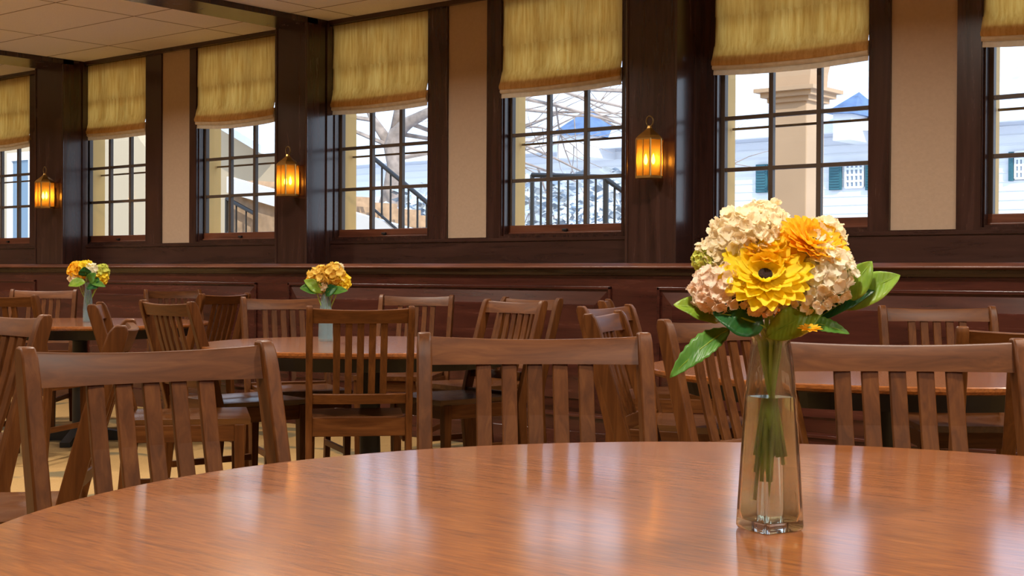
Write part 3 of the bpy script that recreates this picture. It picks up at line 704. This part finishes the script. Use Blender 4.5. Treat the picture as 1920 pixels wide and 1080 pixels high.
rim = lambda dx, dz_=0: st(dx, dz_, VH-0.012)
leaf(fp(1352, 600, -0.01), fp(1263, 571, -0.02), 0.018, 'leaf_light', 'light green pointed leaf at the left, under the blush bloom', up=tocam+Vector((0, 0, 0.8)), grp=GLF, stalk=rim(-0.012))
leaf(fp(1368, 616, -0.02), fp(1256, 708, -0.045), 0.0145, 'leaf_mid', 'long serrated green leaf drooping to the lower left', up=tocam+Vector((0, 0, 0.7)), grp=GLF, serr=0.06, stalk=rim(-0.014))
leaf(fp(1432, 612, -0.045), fp(1336, 586, -0.05), 0.026, 'leaf_dark', 'dark green leaf left of the vase rim', up=tocam+Vector((0, 0, 0.5)), grp=GLF, stalk=rim(-0.006, -0.01))
leaf(fp(1436, 632, -0.03), fp(1545, 578, -0.03), 0.0185, 'leaf_light', 'broad olive leaf rising right from the vase rim', up=tocam+Vector((0, 0, 0.3)), grp=GLF, stalk=rim(0.0, -0.01))
leaf(fp(1575, 578, 0.005), fp(1688, 516, 0.0), 0.020, 'leaf_light', 'light green leaf pointing to the far right', up=tocam+Vector((0, 0, 0.6)), grp=GLF, stalk=rim(0.014))
leaf(fp(1572, 566, -0.012), fp(1635, 490, -0.014), 0.017, 'leaf_light', 'upright light green leaf behind the far right leaf', up=tocam+Vector((0, 0, 0.3))+r0*0.1, grp=GLF, stalk=rim(0.013))
leaf(fp(1530, 600, -0.01), fp(1640, 545, -0.01), 0.014, 'leaf_dark', 'dark green leaf under the two light leaves at the right', up=tocam+Vector((0, 0, 1.0)), grp=GLF, stalk=rim(0.012))
leaf(fp(1490, 604, -0.02), fp(1593, 626, -0.03), 0.010, 'leaf_mid', 'small green leaf drooping right beside the orange bud', up=tocam+Vector((0, 0, 0.7)), grp=GLF, serr=0.05, stalk=rim(0.01, -0.008))
leaf(fp(1460, 610, -0.02), fp(1552, 590, 0.0), 0.012, 'leaf_dark', 'dark narrow leaf above the orange bud', up=tocam+Vector((0, 0, 1.0)), grp=GLF, stalk=rim(0.005, -0.006))

# --- small bouquets
def small_vase(u, z, label, blue=False):
    c = atD(u, 515+0.0052*(u-960), z); s = PX/PX
    r = thing('flower_vase', label, 'vase', (c.x, c.y, TH+0.0006)); bm = B()
    loft(bm, [sq_ring(h*bw, z_*VH, q, 24, ROT) for z_, h, q in ((0, 0.95, 0.6), (0.3, 0.9, 0.5), (0.6, 0.76, 0.4), (0.88, 0.6, 0.1), (0.94, 0.62, 0.0), (1.0, 0.92, 0))] +
         [sq_ring(h*bw-0.003, z_*VH, q, 24, ROT) for z_, h, q in ((1.0, 0.92, 0), (0.94, 0.62, 0), (0.88, 0.6, 0.1), (0.6, 0.76, 0.4), (0.3, 0.9, 0.5), (0.04, 0.93, 0.6))])
    obj('vase_glass', bm, 'small_vase_glass', r, smooth=True, angle=50)
    return Vector((c.x, c.y, TH))
def P3(c, u, v, z, dz=0): return atD(u, v, z+dz)
z2 = 6.30; c2 = small_vase(611, z2, 'small glass vase with yellow flowers on the middle table')
GM = 'flowers in the middle table vase'
rnd = random.Random(4)
for (u, v, rr, mt_, lab) in ((600, 520, 0.055, 'mustard_petal', 'yellow bloom at the left of the middle bouquet'), (625, 516, 0.058, 'mustard_petal', 'golden bloom at the centre of the middle bouquet'), (640, 528, 0.045, 'yellow_petal', 'yellow bloom at the right of the middle bouquet'),
    (610, 535, 0.042, 'ivory_petal', 'cream bloom low in the middle bouquet'), (588, 528, 0.035, 'amber_petal', 'golden bloom at the left edge of the middle bouquet'), (636, 502, 0.022, 'white_petal', 'white sprig above the middle bouquet')):
    bloom(P3(c2, u, v, z2, rnd.uniform(-0.02, 0.03)), rr*0.85, lab, mt_, u, 36, GM, c2+Vector((0, 0, 0.1)), fl=0.4)
for (a, b_, wd, mt_, lab) in (((602, 545), (562, 540), 0.03, 'leaf_mid', 'green leaf at the left of the middle bouquet'), ((605, 548), (570, 525), 0.03, 'leaf_light', 'light leaf above the left leaf of the middle bouquet'), ((615, 548), (652, 545), 0.022, 'leaf_mid', 'green leaf at the right of the middle bouquet'), ((610, 552), (632, 538), 0.03, 'leaf_dark', 'dark leaf low in the middle bouquet')):
    leaf(P3(c2, *a, z2, -0.03), P3(c2, *b_, z2, -0.06), wd, mt_, lab, up=tocam+Vector((0, 0, 0.5)), grp='leaves in the middle table vase', stalk=c2+Vector((0, 0, VH*0.8)))
z3 = 8.6; c3 = small_vase(165, z3, 'pale blue glass vase with mixed flowers on the far left table')
GF = 'flowers in the far left vase'
for (u, v, rr, mt_, lab) in ((146, 508, 0.062, 'amber_petal', 'golden bloom at the upper left of the far left bouquet'), (142, 520, 0.045, 'ivory_petal', 'cream bloom at the lower left of the far left bouquet'), (160, 502, 0.050, 'yellow_petal', 'yellow bloom at the top of the far left bouquet'),
    (174, 508, 0.046, 'white_petal', 'white bloom at the centre of the far left bouquet'), (191, 510, 0.048, 'lime_petal', 'lime green bloom at the upper right of the far left bouquet'), (190, 521, 0.042, 'yellow_petal', 'yellow bloom at the lower right of the far left bouquet')):
    bloom(P3(c3, u, v, z3, rnd.uniform(-0.03, 0.03)), rr*0.85, lab, mt_, u, 36, GF, c3+Vector((0, 0, 0.1)), fl=0.45)
for (a, b_, wd, mt_, lab) in (((160, 528), (128, 536), 0.032, 'leaf_light', 'light leaf at the left of the far left bouquet'), ((162, 518), (158, 500), 0.04, 'leaf_dark', 'dark leaf in the middle of the far left bouquet'), ((170, 530), (184, 540), 0.05, 'leaf_dark', 'dark leaf right of the pale blue vase'), ((170, 528), (198, 538), 0.022, 'leaf_mid', 'narrow leaf at the lower right of the far left bouquet'), ((168, 530), (180, 512), 0.035, 'leaf_mid', 'green leaf between the white and yellow blooms')):
    leaf(P3(c3, *a, z3, -0.05), P3(c3, *b_, z3, -0.08), wd, mt_, lab, up=tocam+Vector((0, 0, 0.5)), grp='leaves in the far left vase', stalk=c3+Vector((0, 0, VH*0.85)))

# ------------------------------------------------------------------ outside
bm = B(); box(bm, (-60, 6.96, -0.6), (30, 70, -0.45)); g = struct(obj('ground', bm, 'snow'))
# white house across the way
HY = 24.0
def hz(v, u=1500): return atY(u, v, HY).z
ez = hz(248, 1500); x0h, x1h = atY(560, 300, HY).x, atY(1920, 300, HY).x+6
hs = thing('white_house', 'bright white clapboard house with teal shutters seen through the right windows', 'house', (0, HY, 0))
bm = B(); box(bm, (x0h, 0, -0.45), (x1h, 7, ez))
k = 0; z = 0.0
while z < ez: box(bm, (x0h, -0.02, z), (x1h, 0.0, z+0.015)); z += 0.16
obj('wall', bm, 'white_clapboard', hs)
bm = B(); prism_pts = [(-0.5, ez-0.05), (-0.5, ez+0.08), (3.5, ez+2.6), (7.5, ez+0.08), (7.5, ez-0.05)]
loft(bm, [[(x0h-0.3, y_, z_) for y_, z_ in prism_pts], [(x1h+0.3, y_, z_) for y_, z_ in prism_pts]]); obj('roof', bm, 'snowy_roof', hs)
bm = B(); box(bm, (x0h, -0.62, ez-0.12), (x1h, -0.45, ez+0.06)); obj('gutter', bm, 'white_clapboard', hs)
def on_house(u0, u1, v0, v1): a = atY(u0, v1, HY); b_ = atY(u1, v0, HY); return a.x, b_.x, a.z, b_.z
for (ua, ub, va, vb) in ((1420, 1441, 308, 362), (1557, 1580, 306, 357), (1625, 1648, 306, 357), (1893, 1902, 285, 340)):
    xa, xb, za, zb = on_house(ua, ub, va, vb); bm = B(); box(bm, (xa, -0.07, za), (xb, -0.02, zb)); n = 10
    for q in range(n): zz = za+(zb-za)*(q+0.2)/n; box(bm, (xa+0.03, -0.085, zz), (xb-0.03, -0.07, zz+(zb-za)/n*0.5))
    obj('shutter', bm, 'teal_paint', hs)
for (ua, ub, va, vb) in ((1587, 1620, 304, 352), (1445, 1470, 304, 357), (1905, 1935, 284, 335)):
    xa, xb, za, zb = on_house(ua, ub, va, vb); bm = B(); box(bm, (xa, -0.03, za), (xb, -0.01, zb)); p = obj('window', bm, 'dark_glass', hs)
    bm = B()
    for q in range(5): xx = xa+(xb-xa)*q/4; box(bm, (xx-0.02, -0.05, za), (xx+0.02, -0.03, zb))
    for q in range(5): zz = za+(zb-za)*q/4; box(bm, (xa, -0.052, zz-0.02), (xb, -0.03, zz+0.02))
    obj('muntin', bm, 'white_clapboard', p)
# dormers and blue hip roofs
for (uc, vt, vb, wdm) in ((1612, 130, 205, 1.0), (1150, 165, 245, 1.1), (1395, 130, 200, 0.9)):
    c = atY(uc, vb, HY+0.6); top = atY(uc, vt, HY+0.6).z; bm = B()
    prism(bm, [(c.x-wdm/2, c.z-0.5), (c.x+wdm/2, c.z-0.5), (c.x+wdm/2, top-0.45), (c.x, top), (c.x-wdm/2, top-0.45)], 0.6, 3.2); obj('dormer', bm, 'white_clapboard', hs)
for (ul, up_, ur, vt, vb) in ((1030, 1065, 1100, 206, 252), (1545, 1572, 1602, 176, 212)):
    a = atY(ul, vb, HY-1.2); b_ = atY(ur, vb, HY-1.2); t3 = atY(up_, vt, HY-0.4); y0 = -1.2; bm = B()
    v1 = [bm.verts.new(p) for p in ((a.x, y0, a.z), (b_.x, y0, b_.z), (b_.x, y0+1.8, b_.z), (a.x, y0+1.8, a.z), ((a.x+b_.x)/2, y0+0.8, t3.z))]
    for f in ((0, 1, 4), (1, 2, 4), (2, 3, 4), (3, 0, 4), (3, 2, 1, 0)): bm.faces.new([v1[q] for q in f])
    rf = obj('hip_roof', bm, 'slate_roof', hs)
    bm = B(); box(bm, (a.x+0.12, y0+0.12, a.z-0.5), (b_.x-0.12, y0+1.7, a.z)); obj('dormer', bm, 'white_clapboard', hs)
# portico with arch on a beige pier
PY = 9.8
pr = thing('portico', 'beige plastered pier carrying two arches outside the window behind the bouquet', 'portico', (0, PY, 0))
xa, xb = atY(1447, 300, PY).x, atY(1512, 300, PY).x; zsp = atY(1490, 176, PY).z; DP = 0.30
bm = B(); box(bm, (xa, 0, -0.45), (xb, DP, zsp)); obj('pier', bm, 'beige_stucco', pr, bevel=0.01)
bm = B()
for q, (o_, z0_, z1_) in enumerate(((0.03, zsp-0.06, zsp-0.02), (0.07, zsp-0.02, zsp+0.02), (0.11, zsp+0.02, zsp+0.05))): box(bm, (xa-o_, -o_, z0_), (xb+o_, DP+o_, z1_))
obj('capital', bm, 'beige_stucco', pr)
bm = B(); R1 = 1.35; zb_ = zsp+0.05
right = [(xb+0.02+R1-R1*math.cos(PI/2*q/12), zb_+R1*0.75*math.sin(PI/2*q/12)) for q in range(13)]
left = [(xa-0.02-R1+R1*math.cos(PI/2*q/12), zb_+R1*0.75*math.sin(PI/2*q/12)) for q in range(13)]
poly = right + [(right[-1][0], zb_+1.4), (left[-1][0], zb_+1.4)] + left[::-1]
prism(bm, poly, 0, DP); obj('arch', bm, 'beige_stucco', pr)
# beige wing on the left with gable roof edge, door
BY = 11.0
wg_ = thing('beige_house', 'beige house wall with a pale roof edge seen through the left windows', 'house', (0, BY, 0))
def ob(u, v): p = atY(u, v, BY); return p.x, p.z
xw0 = atY(-60, 300, BY).x; xw1 = ob(520, 300)[0]
pk = ob(425, 236); ev = ob(520, 292)
bm = B(); prism(bm, [(xw0, -0.45), (xw1, -0.45), (xw1, ev[1]), (pk[0], pk[1]), (pk[0]-0.6, pk[1]+0.25), ob(285, 292), ob(262, 262), (ob(250, 240)[0], ob(250, 240)[1]), (xw0, ob(250, 240)[1]+0.8)], 0, 0.5)
obj('wall', bm, 'cream_siding', wg_)
bm = B(); a = ob(425, 232); b_ = ob(525, 291)
prism(bm, [(a[0], a[1]), (b_[0], b_[1]), (b_[0], b_[1]+0.10), (a[0], a[1]+0.10)], -0.3, 0.6); obj('roof_edge', bm, 'snowy_roof', wg_)
bm = B(); xa_, za_ = ob(30, 445); xb_, zb2 = ob(62, 300); box(bm, (xa_, -0.05, -0.3), (xb_, 0.0, zb2)); obj('door', bm, 'blue_grey_paint', wg_)
bm = B(); box(bm, (xa_-0.12, -0.08, -0.3), (xa_, 0, zb2+0.12)); box(bm, (xb_, -0.08, -0.3), (xb_+0.12, 0, zb2+0.12)); box(bm, (xa_, -0.08, zb2), (xb_, 0, zb2+0.12)); obj('door_frame', bm, 'white_clapboard', wg_)
# outside staircase with black railing (through the fourth window)
SY = 9.4
def os_(u, v, Y=SY): p = atY(u, v, Y); return Vector((p.x, Y, p.z))
stc = thing('staircase', 'outdoor brick steps with white stringer beyond the window with the forked tree', 'staircase', (0, 0, 0))
a, b_ = os_(425, 340), os_(775, 440); bm = B(); n = 8
pts = []
for q in range(n):
    x = a.x+(b_.x-a.x)*q/n; z = a.z+(b_.z-a.z)*q/n; x2 = a.x+(b_.x-a.x)*(q+1)/n; pts += [(x, z), (x2, z)]
pts += [(b_.x, -0.45), (a.x, -0.45)]
prism(bm, pts, SY+0.08, SY+1.2); obj('steps', bm, 'brick_step', stc)
bm = B(); prism(bm, [(a.x, a.z+0.05), (b_.x, b_.z+0.05), (b_.x, b_.z-0.12), (a.x, a.z-0.12)], SY, SY+0.08); obj('stringer', bm, 'white_clapboard', stc)
def railing(name_label, p0, p1, drop, nb, parent_loc=(0, 0, 0)):
    r = thing('railing', name_label, 'railing', (0, 0, 0), 0, 'black iron railings outside'); bm = B(); tube(bm, [p0, p1], 0.022, 8)
    obj('handrail', bm, 'black_metal', r); d = p1-p0
    bm = B(); tube(bm, [p0-Vector((0, 0, drop*0.9)), p1-Vector((0, 0, drop*0.9))], 0.014, 6); obj('bottom_rail', bm, 'black_metal', r)
    for k in range(nb):
        p = p0+d*(k/(nb-1)); bm = B(); tube(bm, [p, p-Vector((0, 0, p.z+0.45 if k in (0, nb-1) else drop*0.9))], 0.02 if k in (0, nb-1) else 0.010, 6)
        obj('post' if k in (0, nb-1) else 'baluster', bm, 'black_metal', r)
railing('black iron stair railing sloping down behind the tree trunk', os_(700, 296), os_(835, 408), 0.55, 9)
railing('straight black iron porch railing with thin balusters', os_(998, 328), os_(1135, 332), 0.75, 9)
railing('sloping black iron railing right of the straight porch railing', os_(1137, 336), os_(1200, 382), 0.6, 5)
railing('short black iron railing on the stairs at the left window', os_(425, 372), os_(480, 402), 0.4, 4)
# bare tree
tr_ = thing('bare_tree', 'bare grey tree with forked trunk and thin branches through the middle window', 'tree', (0, 0, 0))
TYY = 14.0
def tp_(u, v, dy=0): return atY(u, v, TYY+dy)
bm = B()
tube(bm, [(tp_(716, 460).x, TYY, -0.5), tp_(716, 430), tp_(735, 360), tp_(742, 310), tp_(734, 275), tp_(742, 250), tp_(765, 230), tp_(800, 212), tp_(850, 185)], [0.20, 0.17, 0.14, 0.13, 0.12, 0.11, 0.09, 0.07, 0.04], 10)
tube(bm, [tp_(734, 275), tp_(700, 225), tp_(680, 180), tp_(668, 120)], [0.09, 0.06, 0.04, 0.02], 8)
tube(bm, [tp_(742, 250), tp_(750, 190), tp_(775, 130), tp_(780, 60)], [0.09, 0.06, 0.04, 0.02], 8)
obj('trunk', bm, 'bark', tr_, smooth=True)
bm = B(); rnd = random.Random(11)
def twig(p, d, ln, r_, dep):
    pts = [p]; q = p.copy(); dd = d.copy()
    for k in range(4):
        dd = (dd + Vector((rnd.uniform(-.25, .25), rnd.uniform(-.15, .15), rnd.uniform(-.2, .25)))).normalized(); q = q+dd*ln/4; pts.append(q.copy())
    tube(bm, pts, [r_, r_*.8, r_*.6, r_*.45, r_*.25], 5)
    if dep:
        for k in range(3): twig(pts[1+k], (dd+Vector((rnd.uniform(-1, 1), rnd.uniform(-.4, .4), rnd.uniform(-.6, .8)))).normalized(), ln*0.6, r_*0.5, dep-1)
for (u, v, dx, dz_) in ((735, 275, -1, .2), (742, 250, 1, .0), (765, 230, 1, -.2), (800, 212, 1, -.3), (700, 225, -1, .1), (750, 190, 1, .4), (734, 300, 1, .1), (850, 185, 1, -.1), (850, 185, 1, .4), (690, 200, -1, -.3)):
    twig(tp_(u, v), (RT*dx+Vector((0, 0, dz_))).normalized(), 2.6, 0.035, 2)
for (u, v) in ((960, 180), (1180, 170), (1000, 150)):
    twig(tp_(u, v), (RT*(1 if u < 1100 else -1)+Vector((0, 0, -.2))).normalized(), 2.4, 0.03, 2)
obj('branches', bm, 'bark', tr_)
# frosty hedge
def hedge(u0, u1, v, Y, label):
    a = atY(u0, v, Y); b_ = atY(u1, v, Y); bm = B(); rnd = random.Random(u0)
    for q in range(1500):
        t_ = rnd.random(); p = Vector((a.x+(b_.x-a.x)*t_, Y+rnd.uniform(-.35, .35), rnd.uniform(-0.4, a.z+0.1*math.sin(t_*17))))
        M = Matrix.Translation(p) @ frame((rnd.uniform(-1, 1), rnd.uniform(-1, 1), rnd.uniform(-1, 1))); s_ = rnd.uniform(.04, .09)
        vv = [bm.verts.new(M @ Vector(c)) for c in ((-s_, 0, 0), (0, -s_*.5, 0), (s_, 0, 0), (0, s_*.5, 0))]; bm.faces.new(vv)
    return tag(obj('hedge', bm, 'hedge_leaf'), label, 'hedge', 'frosty hedges outside')
hedge(990, 1210, 345, 11.0, 'frosty pale hedge behind the straight porch railing')
hedge(760, 870, 360, 11.3, 'frosty pale hedge right of the tree trunk')
